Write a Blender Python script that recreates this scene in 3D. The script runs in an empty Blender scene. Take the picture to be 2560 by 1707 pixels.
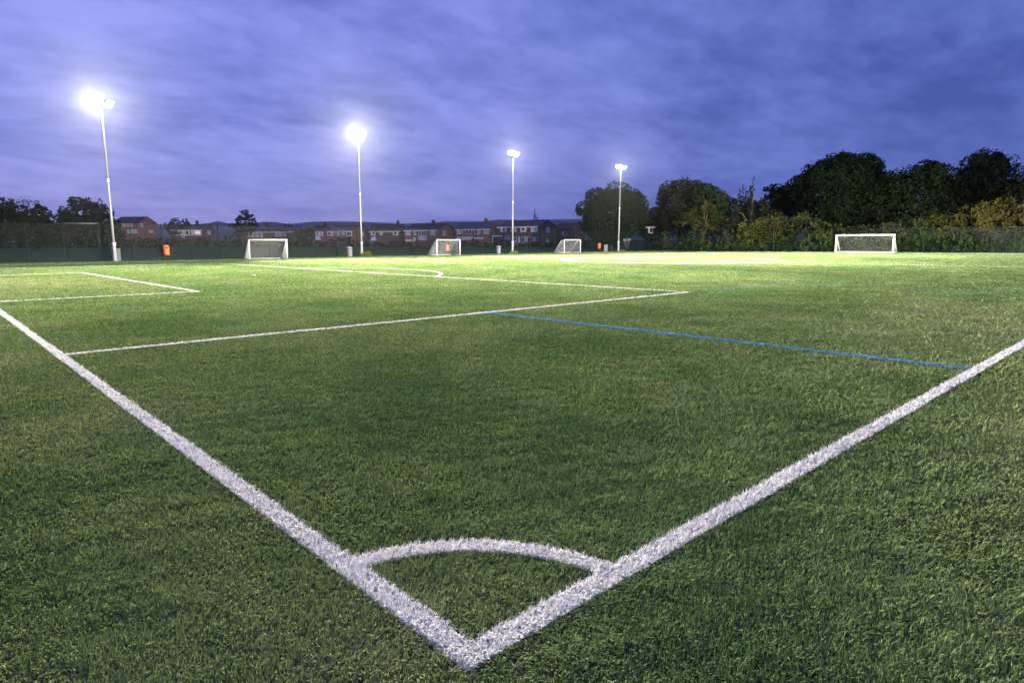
import bpy, math, random
import numpy as np
from mathutils import Vector

# ------------------------------------------------------------------ scene, camera, sky, exposure
S = bpy.context.scene
COL = S.collection
R = math.radians
CAM = np.array([-1.343, -1.5981, 1.5375])
YAW, PITCH, ROLL, FPX, PX, PY = 0.8447, 0.1562, -0.0034, 1591.3334, -76.52, 3.4
PW, PL = 57.82, 94.33                      # pitch width and length
_f = np.array([math.cos(YAW)*math.cos(PITCH), math.sin(YAW)*math.cos(PITCH), -math.sin(PITCH)])
_r = np.array([math.sin(YAW), -math.cos(YAW), 0.0]); _u = np.cross(_r, _f)
_r, _u = math.cos(ROLL)*_r+math.sin(ROLL)*_u, -math.sin(ROLL)*_r+math.cos(ROLL)*_u

cam_data = bpy.data.cameras.new("camera"); cam = bpy.data.objects.new("camera", cam_data); COL.objects.link(cam)
from mathutils import Matrix
cam.matrix_world = Matrix(((_r[0], _u[0], -_f[0], CAM[0]), (_r[1], _u[1], -_f[1], CAM[1]), (_r[2], _u[2], -_f[2], CAM[2]), (0, 0, 0, 1)))
cam_data.sensor_fit = 'HORIZONTAL'; cam_data.sensor_width = 36
cam_data.lens = FPX/2560*36; cam_data.shift_x = -PX/2560; cam_data.shift_y = PY/2560
cam_data.clip_start = 0.05; cam_data.clip_end = 90000
S.camera = cam
S.view_settings.view_transform = 'Standard'; S.view_settings.look = 'None'
S.view_settings.exposure = 0.0; S.view_settings.gamma = 1.0

def nn(nt, t, **kw):
    n = nt.nodes.new(t)
    for k, v in kw.items(): setattr(n, k, v)
    return n
def L_(nt, a, b): nt.links.new(a, b)
def mth(nt, op, a, b=None, c=None):
    n = nn(nt, 'ShaderNodeMath', operation=op)
    for i, x in enumerate((a, b, c)):
        if x is None: continue
        if isinstance(x, (int, float)): n.inputs[i].default_value = x
        else: L_(nt, x, n.inputs[i])
    return n.outputs[0]
def ramp(nt, fac, stops, interp='LINEAR'):
    n = nn(nt, 'ShaderNodeValToRGB'); e = n.color_ramp.elements
    n.color_ramp.interpolation = interp
    while len(e) < len(stops): e.new(0.5)
    for i, (p, c) in enumerate(stops):
        e[i].position = p; e[i].color = (*c, 1)
    L_(nt, fac, n.inputs[0]); return n.outputs[0]
def mix(nt, fac, a, b, mode='MIX'):
    n = nn(nt, 'ShaderNodeMixRGB', blend_type=mode)
    for i, x in enumerate((fac, a, b)):
        if isinstance(x, (int, float)): n.inputs[i].default_value = x
        elif isinstance(x, tuple): n.inputs[i].default_value = (*x, 1)
        else: L_(nt, x, n.inputs[i])
    return n.outputs[0]

SUN_AZ = R(97)                              # the afterglow lies beyond the left of the view
def build_world():
    w = bpy.data.worlds.new("World"); S.world = w; w.use_nodes = True
    nt = w.node_tree; nt.nodes.clear()
    out = nn(nt, 'ShaderNodeOutputWorld')
    tc = nn(nt, 'ShaderNodeTexCoord')
    sep = nn(nt, 'ShaderNodeSeparateXYZ'); L_(nt, tc.outputs['Generated'], sep.inputs[0])
    X, Y, Z = sep.outputs
    el = mth(nt, 'MAXIMUM', Z, 0.0)
    den = mth(nt, 'ADD', el, 0.20)
    cx, cy = mth(nt, 'DIVIDE', X, den), mth(nt, 'DIVIDE', Y, den)
    cv = nn(nt, 'ShaderNodeCombineXYZ'); L_(nt, cx, cv.inputs[0]); L_(nt, cy, cv.inputs[1])
    mp = nn(nt, 'ShaderNodeMapping'); L_(nt, cv.outputs[0], mp.inputs[0])
    mp.inputs['Rotation'].default_value = (0, 0, R(28)); mp.inputs['Scale'].default_value = (1.35, 2.1, 1)
    def noise(sc, det, rough, dist, off=0.0):
        n = nn(nt, 'ShaderNodeTexNoise'); n.noise_dimensions = '4D'
        L_(nt, mp.outputs[0], n.inputs['Vector']); n.inputs['W'].default_value = off
        n.inputs['Scale'].default_value = sc; n.inputs['Detail'].default_value = det
        n.inputs['Roughness'].default_value = rough; n.inputs['Distortion'].default_value = dist
        return n.outputs['Fac']
    big = noise(0.55, 4, 0.5, 0.4, 3.1)
    mid = noise(1.5, 7, 0.55, 0.35, 1.7)
    fine = noise(4.6, 6, 0.6, 0.3, 5.2)
    c = mth(nt, 'ADD', mth(nt, 'MULTIPLY', big, 0.32), mth(nt, 'ADD', mth(nt, 'MULTIPLY', mid, 0.42), mth(nt, 'MULTIPLY', fine, 0.26)))
    # afterglow: how far the view turns to the side where the sun went down
    ln = mth(nt, 'SQRT', mth(nt, 'ADD', mth(nt, 'MULTIPLY', X, X), mth(nt, 'ADD', mth(nt, 'MULTIPLY', Y, Y), 1e-6)))
    dot = mth(nt, 'ADD', mth(nt, 'MULTIPLY', mth(nt, 'DIVIDE', X, ln), math.cos(SUN_AZ)), mth(nt, 'MULTIPLY', mth(nt, 'DIVIDE', Y, ln), math.sin(SUN_AZ)))
    side = nn(nt, 'ShaderNodeMapRange'); side.interpolation_type = 'SMOOTHSTEP'
    L_(nt, dot, side.inputs[0]); side.inputs[1].default_value = 0.0; side.inputs[2].default_value = 1.0
    side = side.outputs[0]
    dark = mix(nt, side, (0.066, 0.106, 0.40), (0.142, 0.190, 0.63))
    lite = mix(nt, side, (0.138, 0.202, 0.62), (0.305, 0.355, 0.93))
    cf = nn(nt, 'ShaderNodeMapRange'); L_(nt, c, cf.inputs[0]); cf.inputs[1].default_value = 0.415; cf.inputs[2].default_value = 0.59
    cloud = mix(nt, cf.outputs[0], dark, lite)
    # brighter higher up, and a pale lilac break low over the afterglow
    hi = nn(nt, 'ShaderNodeMapRange'); L_(nt, el, hi.inputs[0])
    hi.inputs[1].default_value = 0.02; hi.inputs[2].default_value = 0.5; hi.inputs[3].default_value = 0.93; hi.inputs[4].default_value = 1.12
    cloud = mix(nt, 1.0, cloud, hi.outputs[0], 'MULTIPLY')
    low = mth(nt, 'POWER', mth(nt, 'MAXIMUM', mth(nt, 'SUBTRACT', 1.0, mth(nt, 'MULTIPLY', el, 5.5)), 0.0), 2.0)
    glowf = mth(nt, 'MULTIPLY', mth(nt, 'MULTIPLY', low, mth(nt, 'POWER', side, 3.2)), mth(nt, 'MULTIPLY_ADD', cf.outputs[0], 0.5, 0.5))
    cloud = mix(nt, mth(nt, 'MULTIPLY', glowf, 0.95), cloud, (0.56, 0.52, 0.96))
    sky = nn(nt, 'ShaderNodeTexSky'); sky.sky_type = 'NISHITA'; sky.sun_disc = False
    sky.sun_elevation = R(-4); sky.sun_rotation = math.pi/2-SUN_AZ
    add = mix(nt, 0.05, cloud, sky.outputs[0], 'ADD')
    bg = nn(nt, 'ShaderNodeBackground'); L_(nt, add, bg.inputs[0]); bg.inputs[1].default_value = 0.95
    L_(nt, bg.outputs[0], out.inputs[0])
    w.cycles.sampling_method = 'MANUAL'; w.cycles.sample_map_resolution = 512
build_world()

# ------------------------------------------------------------------ helpers
rng = np.random.default_rng(11)
def azd(u, v=607.0):                        # unit bearing of a photo column
    d = _f+_r*(u-1280-PX)/FPX-_u*(v-853.5-PY)/FPX
    return d
def at(u, d):                               # ground point on that bearing, d metres from the camera
    q = azd(u)[:2]; q = q/np.hypot(*q); return CAM[0]+q[0]*d, CAM[1]+q[1]*d
def aty(u, y):
    q = azd(u); t = (y-CAM[1])/q[1]; return CAM[0]+q[0]*t, y
def atx(u, x):
    q = azd(u); t = (x-CAM[0])/q[0]; return x, CAM[1]+q[1]*t
def hz(u, v, d):                            # height that photo row v has at distance d
    q = azd(u, v); return CAM[2]+q[2]/np.hypot(*q[:2])*d

def tag(o, label=None, cat=None, group=None, kind=None):
    for k, v in (('label', label), ('category', cat), ('group', group), ('kind', kind)):
        if v: o[k] = v
    return o
def empty(name, loc, rz=0, **kw):
    o = bpy.data.objects.new(name, None); COL.objects.link(o); o.empty_display_size = 0.3
    o.location = loc; o.rotation_euler = (0, 0, rz); tag(o, **kw); return o

class MB:                                    # collects shapes into one mesh
    def __init__(s): s.v = []; s.f = []; s.m = []; s.mi = 0
    def add(s, vs, fs):
        n = len(s.v); s.v += [tuple(p) for p in vs]; s.f += [tuple(i+n for i in f) for f in fs]; s.m += [s.mi]*len(fs); return s
    def box(s, x0, x1, y0, y1, z0, z1):
        return s.add([(x0,y0,z0),(x1,y0,z0),(x1,y1,z0),(x0,y1,z0),(x0,y0,z1),(x1,y0,z1),(x1,y1,z1),(x0,y1,z1)],
                     [(0,3,2,1),(4,5,6,7),(0,1,5,4),(1,2,6,5),(2,3,7,6),(3,0,4,7)])
    def tube(s, pts, rad, n=10, cap=True):
        pts = [Vector(p) for p in pts]; k = len(pts)
        if isinstance(rad, (int, float)): rad = [rad]*k
        base = len(s.v); ref = None
        for i, p in enumerate(pts):
            t = (pts[min(i+1, k-1)]-pts[max(i-1, 0)]).normalized()
            if ref is None: ref = t.orthogonal().normalized()
            ref = (ref-t*ref.dot(t)).normalized(); b = t.cross(ref)
            for j in range(n):
                a = 2*math.pi*j/n; s.v.append(tuple(p+(ref*math.cos(a)+b*math.sin(a))*rad[i]))
        for i in range(k-1):
            for j in range(n):
                s.f.append((base+i*n+j, base+i*n+(j+1)%n, base+(i+1)*n+(j+1)%n, base+(i+1)*n+j)); s.m.append(s.mi)
        if cap:
            s.f.append(tuple(base+j for j in range(n))[::-1]); s.f.append(tuple(base+(k-1)*n+j for j in range(n))); s.m += [s.mi]*2
        return s
    def lathe(s, prof, n=20, c=(0, 0)):
        base = len(s.v)
        for r_, z in prof:
            for j in range(n):
                a = 2*math.pi*j/n; s.v.append((c[0]+r_*math.cos(a), c[1]+r_*math.sin(a), z))
        for i in range(len(prof)-1):
            for j in range(n):
                s.f.append((base+i*n+j, base+i*n+(j+1)%n, base+(i+1)*n+(j+1)%n, base+(i+1)*n+j)); s.m.append(s.mi)
        s.f.append(tuple(base+j for j in range(n))[::-1]); s.f.append(tuple(base+(len(prof)-1)*n+j for j in range(n))); s.m += [s.mi]*2
        return s
    def build(s, name, mats, parent=None, smooth=False, loc=None, rot=None):
        me = bpy.data.meshes.new(name); me.from_pydata(s.v, [], s.f)
        for m in (mats if isinstance(mats, (list, tuple)) else [mats]): me.materials.append(m)
        me.polygons.foreach_set('material_index', s.m)
        if smooth: me.polygons.foreach_set('use_smooth', [True]*len(s.f))
        me.update()
        o = bpy.data.objects.new(name, me); COL.objects.link(o)
        if parent: o.parent = parent
        if loc is not None: o.location = loc
        if rot is not None: o.rotation_euler = rot
        return o
def np_mesh(name, V, F, mats, parent=None, col=None, mi=None, smooth=False):
    """fast mesh: F is a list of int arrays (n,3) or (n,4); col per-vertex rgb"""
    me = bpy.data.meshes.new(name)
    me.vertices.add(len(V)); me.vertices.foreach_set('co', np.asarray(V, np.float32).ravel())
    F = [f for f in F if len(f)]
    nl = sum(f.size for f in F); nf = sum(len(f) for f in F)
    me.loops.add(nl); me.loops.foreach_set('vertex_index', np.concatenate([f.ravel() for f in F]).astype(np.int32))
    me.polygons.add(nf)
    tot = np.concatenate([np.full(len(f), f.shape[1]) for f in F]); st = np.concatenate([[0], np.cumsum(tot)[:-1]])
    me.polygons.foreach_set('loop_start', st.astype(np.int32))
    if mi is not None: me.polygons.foreach_set('material_index', np.asarray(mi, np.int32))
    if smooth: me.polygons.foreach_set('use_smooth', np.ones(nf, bool))
    for m in (mats if isinstance(mats, (list, tuple)) else [mats]): me.materials.append(m)
    if col is not None:
        a = me.color_attributes.new('col', 'FLOAT_COLOR', 'POINT')
        a.data.foreach_set('color', np.concatenate([col, np.ones((len(col), 1))], 1).astype(np.float32).ravel())
    me.update(calc_edges=True); me.validate()
    o = bpy.data.objects.new(name, me); COL.objects.link(o)
    if parent: o.parent = parent
    return o
def copy_tree(o, parent=None):
    c = o.copy(); COL.objects.link(c); c.parent = parent
    for ch in list(o.children): copy_tree(ch, c)
    return c

# ------------------------------------------------------------------ materials
def principled(name, col, rough=0.6, metal=0.0, spec=0.4, vary=0.0, vscale=6.0, bump=0.0):
    m = bpy.data.materials.new(name); m.use_nodes = True; nt = m.node_tree
    p = nt.nodes['Principled BSDF']
    p.inputs['Roughness'].default_value = rough; p.inputs['Metallic'].default_value = metal
    p.inputs['Specular IOR Level'].default_value = spec
    if vary or bump:
        tc = nn(nt, 'ShaderNodeTexCoord'); nz = nn(nt, 'ShaderNodeTexNoise'); L_(nt, tc.outputs['Object'], nz.inputs['Vector'])
        nz.inputs['Scale'].default_value = vscale; nz.inputs['Detail'].default_value = 6; nz.inputs['Roughness'].default_value = 0.65
        lo = tuple(c*(1-vary) for c in col); hi = tuple(min(1, c*(1+vary)) for c in col)
        L_(nt, ramp(nt, nz.outputs['Fac'], [(0.3, lo), (0.7, hi)]), p.inputs['Base Color'])
        if bump:
            b = nn(nt, 'ShaderNodeBump'); b.inputs['Strength'].default_value = bump; b.inputs['Distance'].default_value = 0.02
            L_(nt, nz.outputs['Fac'], b.inputs['Height']); L_(nt, b.outputs[0], p.inputs['Normal'])
    else: p.inputs['Base Color'].default_value = (*col, 1)
    if spec == 0:                              # fully matt: no sheen at grazing angles
        d = nn(nt, 'ShaderNodeBsdfDiffuse')
        for l in list(p.inputs['Base Color'].links): L_(nt, l.from_socket, d.inputs['Color'])
        L_(nt, d.outputs[0], nt.nodes['Material Output'].inputs['Surface']); nt.nodes.remove(p)
    return m
def attr_mat(name, rough=0.55, spec=0.3, trans=0.0, tint=(1, 1, 1), up=0.0):
    m = bpy.data.materials.new(name); m.use_nodes = True; nt = m.node_tree
    p = nt.nodes['Principled BSDF']; out = nt.nodes['Material Output']
    a = nn(nt, 'ShaderNodeAttribute'); a.attribute_name = 'col'
    p.inputs['Roughness'].default_value = rough; p.inputs['Specular IOR Level'].default_value = spec
    L_(nt, a.outputs['Color'], p.inputs['Base Color'])
    if spec == 0:                              # fully matt
        nt.nodes.remove(p); p = nn(nt, 'ShaderNodeBsdfDiffuse'); L_(nt, a.outputs['Color'], p.inputs['Color']); L_(nt, p.outputs[0], out.inputs['Surface'])
    if trans:
        t = nn(nt, 'ShaderNodeBsdfTranslucent'); L_(nt, mix(nt, 1.0, a.outputs['Color'], tint, 'MULTIPLY'), t.inputs['Color'])
        ms = nn(nt, 'ShaderNodeMixShader'); ms.inputs[0].default_value = trans
        if up:                               # yarn is round and matted: its shading normal leans to the vertical
            g = nn(nt, 'ShaderNodeNewGeometry'); va = nn(nt, 'ShaderNodeVectorMath', operation='SCALE'); va.inputs[3].default_value = 1-up
            L_(nt, g.outputs['Normal'], va.inputs[0]); vb = nn(nt, 'ShaderNodeVectorMath', operation='ADD'); L_(nt, va.outputs[0], vb.inputs[0]); vb.inputs[1].default_value = (0, 0, up)
            vn = nn(nt, 'ShaderNodeVectorMath', operation='NORMALIZE'); L_(nt, vb.outputs[0], vn.inputs[0]); L_(nt, vn.outputs[0], p.inputs['Normal'])
        L_(nt, p.outputs[0], ms.inputs[1]); L_(nt, t.outputs[0], ms.inputs[2]); L_(nt, ms.outputs[0], out.inputs[0])
    return m
def emission(name, col, strength):
    m = bpy.data.materials.new(name); m.use_nodes = True; nt = m.node_tree; nt.nodes.clear()
    e = nn(nt, 'ShaderNodeEmission'); e.inputs[0].default_value = (*col, 1); e.inputs[1].default_value = strength
    o = nn(nt, 'ShaderNodeOutputMaterial'); L_(nt, e.outputs[0], o.inputs[0]); return m
def brick_mat(name, c1, c2, mortar, scale=1.0):
    m = bpy.data.materials.new(name); m.use_nodes = True; nt = m.node_tree; p = nt.nodes['Principled BSDF']
    tc = nn(nt, 'ShaderNodeTexCoord'); sp = nn(nt, 'ShaderNodeSeparateXYZ'); L_(nt, tc.outputs['Object'], sp.inputs[0])
    cb = nn(nt, 'ShaderNodeCombineXYZ'); L_(nt, mth(nt, 'ADD', sp.outputs[0], sp.outputs[1]), cb.inputs[0]); L_(nt, sp.outputs[2], cb.inputs[1])
    b = nn(nt, 'ShaderNodeTexBrick'); L_(nt, cb.outputs[0], b.inputs['Vector'])
    b.inputs['Color1'].default_value = (*c1, 1); b.inputs['Color2'].default_value = (*c2, 1); b.inputs['Mortar'].default_value = (*mortar, 1)
    b.inputs['Scale'].default_value = scale; b.inputs['Mortar Size'].default_value = 0.012
    b.inputs['Brick Width'].default_value = 0.225; b.inputs['Row Height'].default_value = 0.075
    L_(nt, b.outputs[0], p.inputs['Base Color']); p.inputs['Roughness'].default_value = 0.85; return m
def tile_mat(name, c, rows=3.2):
    m = bpy.data.materials.new(name); m.use_nodes = True; nt = m.node_tree; p = nt.nodes['Principled BSDF']
    tc = nn(nt, 'ShaderNodeTexCoord'); wv = nn(nt, 'ShaderNodeTexWave'); wv.bands_direction = 'Z'
    L_(nt, tc.outputs['Object'], wv.inputs['Vector']); wv.inputs['Scale'].default_value = rows; wv.inputs['Distortion'].default_value = 0.6
    nz = nn(nt, 'ShaderNodeTexNoise'); nz.inputs['Scale'].default_value = 1.4; L_(nt, tc.outputs['Object'], nz.inputs['Vector'])
    k = mth(nt, 'ADD', mth(nt, 'MULTIPLY', wv.outputs['Fac'], 0.3), mth(nt, 'MULTIPLY', nz.outputs['Fac'], 0.7))
    L_(nt, ramp(nt, k, [(0.25, tuple(x*0.7 for x in c)), (0.75, tuple(x*1.3 for x in c))]), p.inputs['Base Color'])
    p.inputs['Roughness'].default_value = 0.8; return m

M = {}
M['galv'] = principled('galvanised steel', (0.36, 0.36, 0.37), 0.45, 0.0, 0.5, 0.12, 9)
M['collar'] = principled('bright steel collar', (0.72, 0.72, 0.73), 0.4, 0.0, 0.5, 0.06, 9)
M['housing'] = principled('lamp housing', (0.45, 0.45, 0.46), 0.5, 0.0, 0.4, 0.1, 9)
M['lamp'] = emission('lit floodlight glass', (1.0, 0.97, 0.90), 4.0)
M['white_alu'] = principled('white powder coated tube', (0.80, 0.79, 0.80), 0.4, 0, 0.5, 0.06, 5)
M['net'] = principled('white net twine', (0.62, 0.61, 0.62), 0.8, 0, 0.2, 0.1, 3)
M['fence_green'] = principled('dark green fence paint', (0.008, 0.017, 0.013), 0.5, 0, 0.4, 0.2, 4)
M['fence_grey'] = principled('worn grey-green fence paint', (0.012, 0.02, 0.016), 0.7, 0, 0.1, 0.2, 4)
M['orange'] = principled('orange plastic', (0.83, 0.17, 0.03), 0.4, 0, 0.5, 0.1, 4)
M['black'] = principled('black plastic', (0.02, 0.02, 0.02), 0.5, 0, 0.4, 0.2, 6)
M['bin_grey'] = principled('grey plastic', (0.20, 0.195, 0.21), 0.5, 0, 0.4, 0.12, 5)
M['bin_pale'] = principled('pale grey lid', (0.28, 0.28, 0.30), 0.45, 0, 0.4, 0.1, 5)
M['cab'] = principled('weathered cabinet steel', (0.08, 0.078, 0.09), 0.55, 0, 0.4, 0.12, 5)
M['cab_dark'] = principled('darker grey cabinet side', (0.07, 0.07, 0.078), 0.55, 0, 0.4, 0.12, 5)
M['upvc'] = principled('white window plastic', (0.86, 0.83, 0.85), 0.45, 0, 0.4, 0.05, 3)
M['clad'] = principled('white cladding', (0.85, 0.81, 0.82), 0.6, 0, 0.3, 0.08, 2)
M['glass'] = principled('window glass', (0.05, 0.055, 0.07), 0.08, 0, 0.6, 0.2, 1)
M['curtain'] = principled('window glass with pale curtain', (0.48, 0.46, 0.48), 0.3, 0, 0.5, 0.25, 2)
M['lit_pane'] = emission('lit window', (1.0, 0.78, 0.66), 0.95)
M['brick'] = brick_mat('red brick', (0.30, 0.085, 0.08), (0.21, 0.06, 0.06), (0.22, 0.17, 0.16))
M['brick_dark'] = brick_mat('brown brick', (0.13, 0.055, 0.052), (0.095, 0.042, 0.042), (0.12, 0.10, 0.09))
M['roof'] = tile_mat('dark roof tiles', (0.032, 0.025, 0.03))
M['roof_red'] = tile_mat('red brown roof tiles', (0.12, 0.045, 0.042))
M['roof_slate'] = tile_mat('blue grey slate', (0.06, 0.063, 0.085))
M['red_panel'] = principled('dark red hung tiles', (0.22, 0.035, 0.04), 0.8, 0, 0.3, 0.2, 5)
M['door'] = principled('white door', (0.72, 0.70, 0.72), 0.5, 0, 0.3, 0.05, 3)
M['canvas'] = principled('pale canvas', (0.60, 0.60, 0.66), 0.8, 0, 0.2, 0.08, 2)
M['bark'] = principled('bark', (0.09, 0.072, 0.055), 0.9, 0, 0.2, 0.35, 5, 0.5)
M['leaf'] = attr_mat('leaves', 0.6, 0, 0.25, (1.0, 1.1, 0.6))
M['blade'] = attr_mat('green turf yarn', 0.8, 0, 0.10, (1.0, 1.05, 0.6), 0.55)
M['wblade'] = attr_mat('painted turf yarn', 0.8, 0, 0.15, (1, 1, 1), 0.5)

# ------------------------------------------------------------------ ground, field, hills
def smooth(a, b, x): t = np.clip((x-a)/(b-a), 0, 1); return t*t*(3-2*t)
def terrain(x, y):
    d = np.maximum(np.maximum(-(x+60), x-112), np.maximum(-(y+60), y-72)); d = np.maximum(d, 0)
    r = np.hypot(x-CAM[0], y-CAM[1])
    return 0.35*smooth(0, 60, d)+2.2*smooth(200, 420, r)*smooth(0, 80, y-60)
def build_ground():
    def axis():
        a = np.concatenate([np.arange(-120, 460, 10.0), 460*1.22**np.arange(0, 23), -120*1.25**np.arange(1, 27)])
        return np.sort(a[np.abs(a) < 45500])
    gx = axis(); X, Y = np.meshgrid(gx, gx, indexing='ij'); Z = terrain(X, Y)
    V = np.stack([X, Y, Z], -1).reshape(-1, 3); n = len(gx)
    i = (np.arange(n-1)[:, None]*n+np.arange(n-1)[None]).ravel()
    m = principled('mown field grass', (0.050, 0.090, 0.048), 0.85, 0, 0, 0.3, 0.25)
    nt = m.node_tree; nz = [q for q in nt.nodes if q.type == 'TEX_NOISE'][0]; nz.inputs['Detail'].default_value = 9
    o = np_mesh('ground', V, [np.stack([i, i+n, i+n+1, i+1], 1)], m, smooth=True); tag(o, kind='structure')
def build_hills():
    az = np.radians(np.arange(-15, 115, 0.5)); rr = np.linspace(27000, 42000, 14)
    u0 = np.array([-400, 0, 300, 480, 520, 548, 575, 620, 660, 690, 720, 780, 850, 920, 1000, 1060, 1110, 1160, 1200, 1240, 1300, 1390, 1440, 1600, 2000, 2900], float)
    v0 = np.array([566, 566, 566, 565, 563, 557, 563, 565, 558, 558, 563, 557, 556, 557, 561, 560, 556, 556, 556, 552, 553, 552, 552, 555, 562, 566], float)
    ua = np.array([math.atan2(azd(u)[1], azd(u)[0]) for u in u0])
    prof = np.interp(az, ua[::-1], ((607.5-v0)/FPX)[::-1])
    A, Rr = np.meshgrid(az, rr, indexing='ij')
    k = np.sin(np.clip((Rr-27000)/(38000-27000), 0, 1)*math.pi/2)**1.5*np.where(Rr > 38000, 0.93, 1)
    nz = 0.06*np.sin(A*37+Rr*.0006)+0.05*np.sin(A*83-Rr*.001)+0.03*np.sin(A*171)
    Z = prof[:, None]*np.minimum(Rr, 38000)*k*(1+nz*(1-k**4))
    V = np.stack([CAM[0]+Rr*np.cos(A), CAM[1]+Rr*np.sin(A), Z], -1).reshape(-1, 3); n = len(rr)
    i = (np.arange(len(az)-1)[:, None]*n+np.arange(n-1)[None]).ravel()
    m = principled('haze tinted moorland', (0.06, 0.07, 0.08), 0.9, 0, 0, 0.35, 0.0006)  # hill colour pushed towards blue, distance haze put into the base tone
    tag(np_mesh('hills', V, [np.stack([i, i+n, i+n+1, i+1], 1)], m, smooth=True), kind='structure')
build_ground(); build_hills()

# turf carpet: one sheet 4 mm over the ground, with a worn goalmouth
TX0, TX1, TY0, TY1 = -9.0, 100.4, -9.0, 63.0
def field_noise(x, y, scale, seed, octs=4):
    q = np.random.default_rng(seed); out = np.zeros_like(x); amp = 1.0; tot = 0
    for o in range(octs):
        for _ in range(5):
            a = q.uniform(0, 2*math.pi); k = 2*math.pi/(scale/2**o)*q.uniform(0.6, 1.5)
            out += amp*np.sin(k*(x*math.cos(a)+y*math.sin(a))+q.uniform(0, 6.28))/2.2
        tot += amp*amp; amp *= 0.6
    return out/math.sqrt(tot)
def wear_and_pale(x, y):
    a = 0.85*np.exp(-(((x-1.8)/3.2)**2+((y-PW/2)/4.6)**2))  # worn goalmouth
    a += 0.55*np.exp(-(((x-14)/5.0)**2+((y-1.5)/2.2)**2))  # from here on, further pale patches away from the goalmouth
    a += 0.40*np.exp(-(((x+1.2)/2.0)**2+((y-7.5)/4)**2))+0.40*np.exp(-(((x-5.0)/2.2)**2+((y+1.2)/1.1)**2))+0.28*np.exp(-(((x-5.5)/2.5)**2+((y-6.5)/1.6)**2))
    a += 0.22*np.clip(field_noise(x, y, 4.0, 63, 3)-0.35, 0, 1.5)
    return a*np.clip(0.75+0.35*field_noise(x, y, 2.5, 77), 0, 1.2)
GA, GB = np.array([0.090, 0.158, 0.058]), np.array([0.184, 0.236, 0.096])
PALE = np.array([0.27, 0.285, 0.15])
def turf_col(x, y, jitter):
    n = 0.5+0.34*field_noise(x, y, 5.0, 5)+0.24*field_noise(x, y, 1.1, 6, 3)+0.22*field_noise(x, y, .22, 8, 3)
    n = np.clip(n+jitter, 0, 1)[:, None]
    c = GA*(1-n)+GB*n
    b = np.clip(0.5*field_noise(x, y, 9.0, 21, 3)-0.15, 0, 1)[:, None]       # bluer streaks of pile
    c = c*(1-0.45*b)+np.array([0.080, 0.165, 0.080])*0.45*b
    w = np.clip(wear_and_pale(x, y), 0, 0.8)[:, None]
    return c*(1-w)+PALE*w
def build_turf():
    xs = np.arange(TX0, TX1+0.01, 0.6); ys = np.arange(TY0, TY1+0.01, 0.6); xs[-1] = TX1; ys[-1] = TY1
    X, Y = np.meshgrid(xs, ys, indexing='ij'); x, y = X.ravel(), Y.ravel()
    V = np.stack([x, y, np.full_like(x, 0.004)], 1); n = len(ys)
    i = (np.arange(len(xs)-1)[:, None]*n+np.arange(n-1)[None]).ravel()
    m = attr_mat('turf backing and infill', 0.8, 0); nt = m.node_tree
    p = [q for q in nt.nodes if q.type == 'BSDF_DIFFUSE'][0]; a = [q for q in nt.nodes if q.type == 'ATTRIBUTE'][0]
    g = nn(nt, 'ShaderNodeNewGeometry'); nz = nn(nt, 'ShaderNodeTexNoise'); L_(nt, g.outputs['Position'], nz.inputs['Vector'])
    nz.inputs['Scale'].default_value = 45; nz.inputs['Detail'].default_value = 8; nz.inputs['Roughness'].default_value = 0.7
    L_(nt, mix(nt, 1.0, a.outputs['Color'], ramp(nt, nz.outputs['Fac'], [(0.35, (0.12, 0.12, 0.13)), (0.7, (0.85, 0.85, 0.85))]), 'MULTIPLY'), p.inputs['Color'])
    o = np_mesh('pitch_turf', V, [np.stack([i, i+n, i+n+1, i+1], 1)], m, col=turf_col(x, y, 0*x)*0.8); tag(o, kind='structure')
build_turf()

# ------------------------------------------------------------------ line markings: each a thin sheet plus its own standing yarn
LW = 0.12; DP = (PW-40.32)/2; DG = (PW-18.32)/2; BX0, BX1, BY = 8.0, 22.9, 8.72
ang = math.acos(5.5/9.15)
LINES = [ # name, kind of shape, data, colour
 ('goal_line', 'r', [(0, LW, 0, PW)], 'w'),
 ('touchline', 'r', [(LW, PL-LW, 0, LW)], 'w'),
 ('far_touchline', 'r', [(LW, PL-LW, PW-LW, PW)], 'w'),
 ('opposite_goal_line', 'r', [(PL-LW, PL, 0, PW)], 'w'),
 ('penalty_area_line', 'r', [(LW, 16.5, DP, DP+LW), (16.5-LW, 16.5, DP+LW, PW-DP-LW), (LW, 16.5, PW-DP-LW, PW-DP)], 'w'),
 ('goal_area_line', 'r', [(LW, 5.5, DG, DG+LW), (5.5-LW, 5.5, DG+LW, PW-DG-LW), (LW, 5.5, PW-DG-LW, PW-DG)], 'w'),
 ('penalty_arc', 'a', (11.0, PW/2, 9.15, -ang, ang), 'w'),
 ('penalty_spot', 'a', (11.0, PW/2, 0.12, 0, 2*math.pi), 'w'),
 ('corner_arc', 'a', (0, 0, 1.02, 0.12, math.pi/2-0.12), 'w'),
 ('halfway_line', 'r', [(PL/2-LW/2, PL/2+LW/2, LW, PW-LW)], 'w'),
 ('centre_circle', 'a', (PL/2, PW/2, 9.15, 0, 2*math.pi), 'w'),
 ('opposite_penalty_area_line', 'r', [(PL-16.5, PL-LW, DP, DP+LW), (PL-16.5, PL-16.5+LW, DP+LW, PW-DP-LW), (PL-16.5, PL-LW, PW-DP-LW, PW-DP)], 'w'),
 ('blue_line', 'r', [(BX0, BX0+0.15, LW, DP)], 'b'),
 ('faded_blue_line', 'r', [(16.5, BX1, BY-0.10, BY), (BX1-0.10, BX1, LW, BY-0.10)], 'f'),
]
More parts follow.
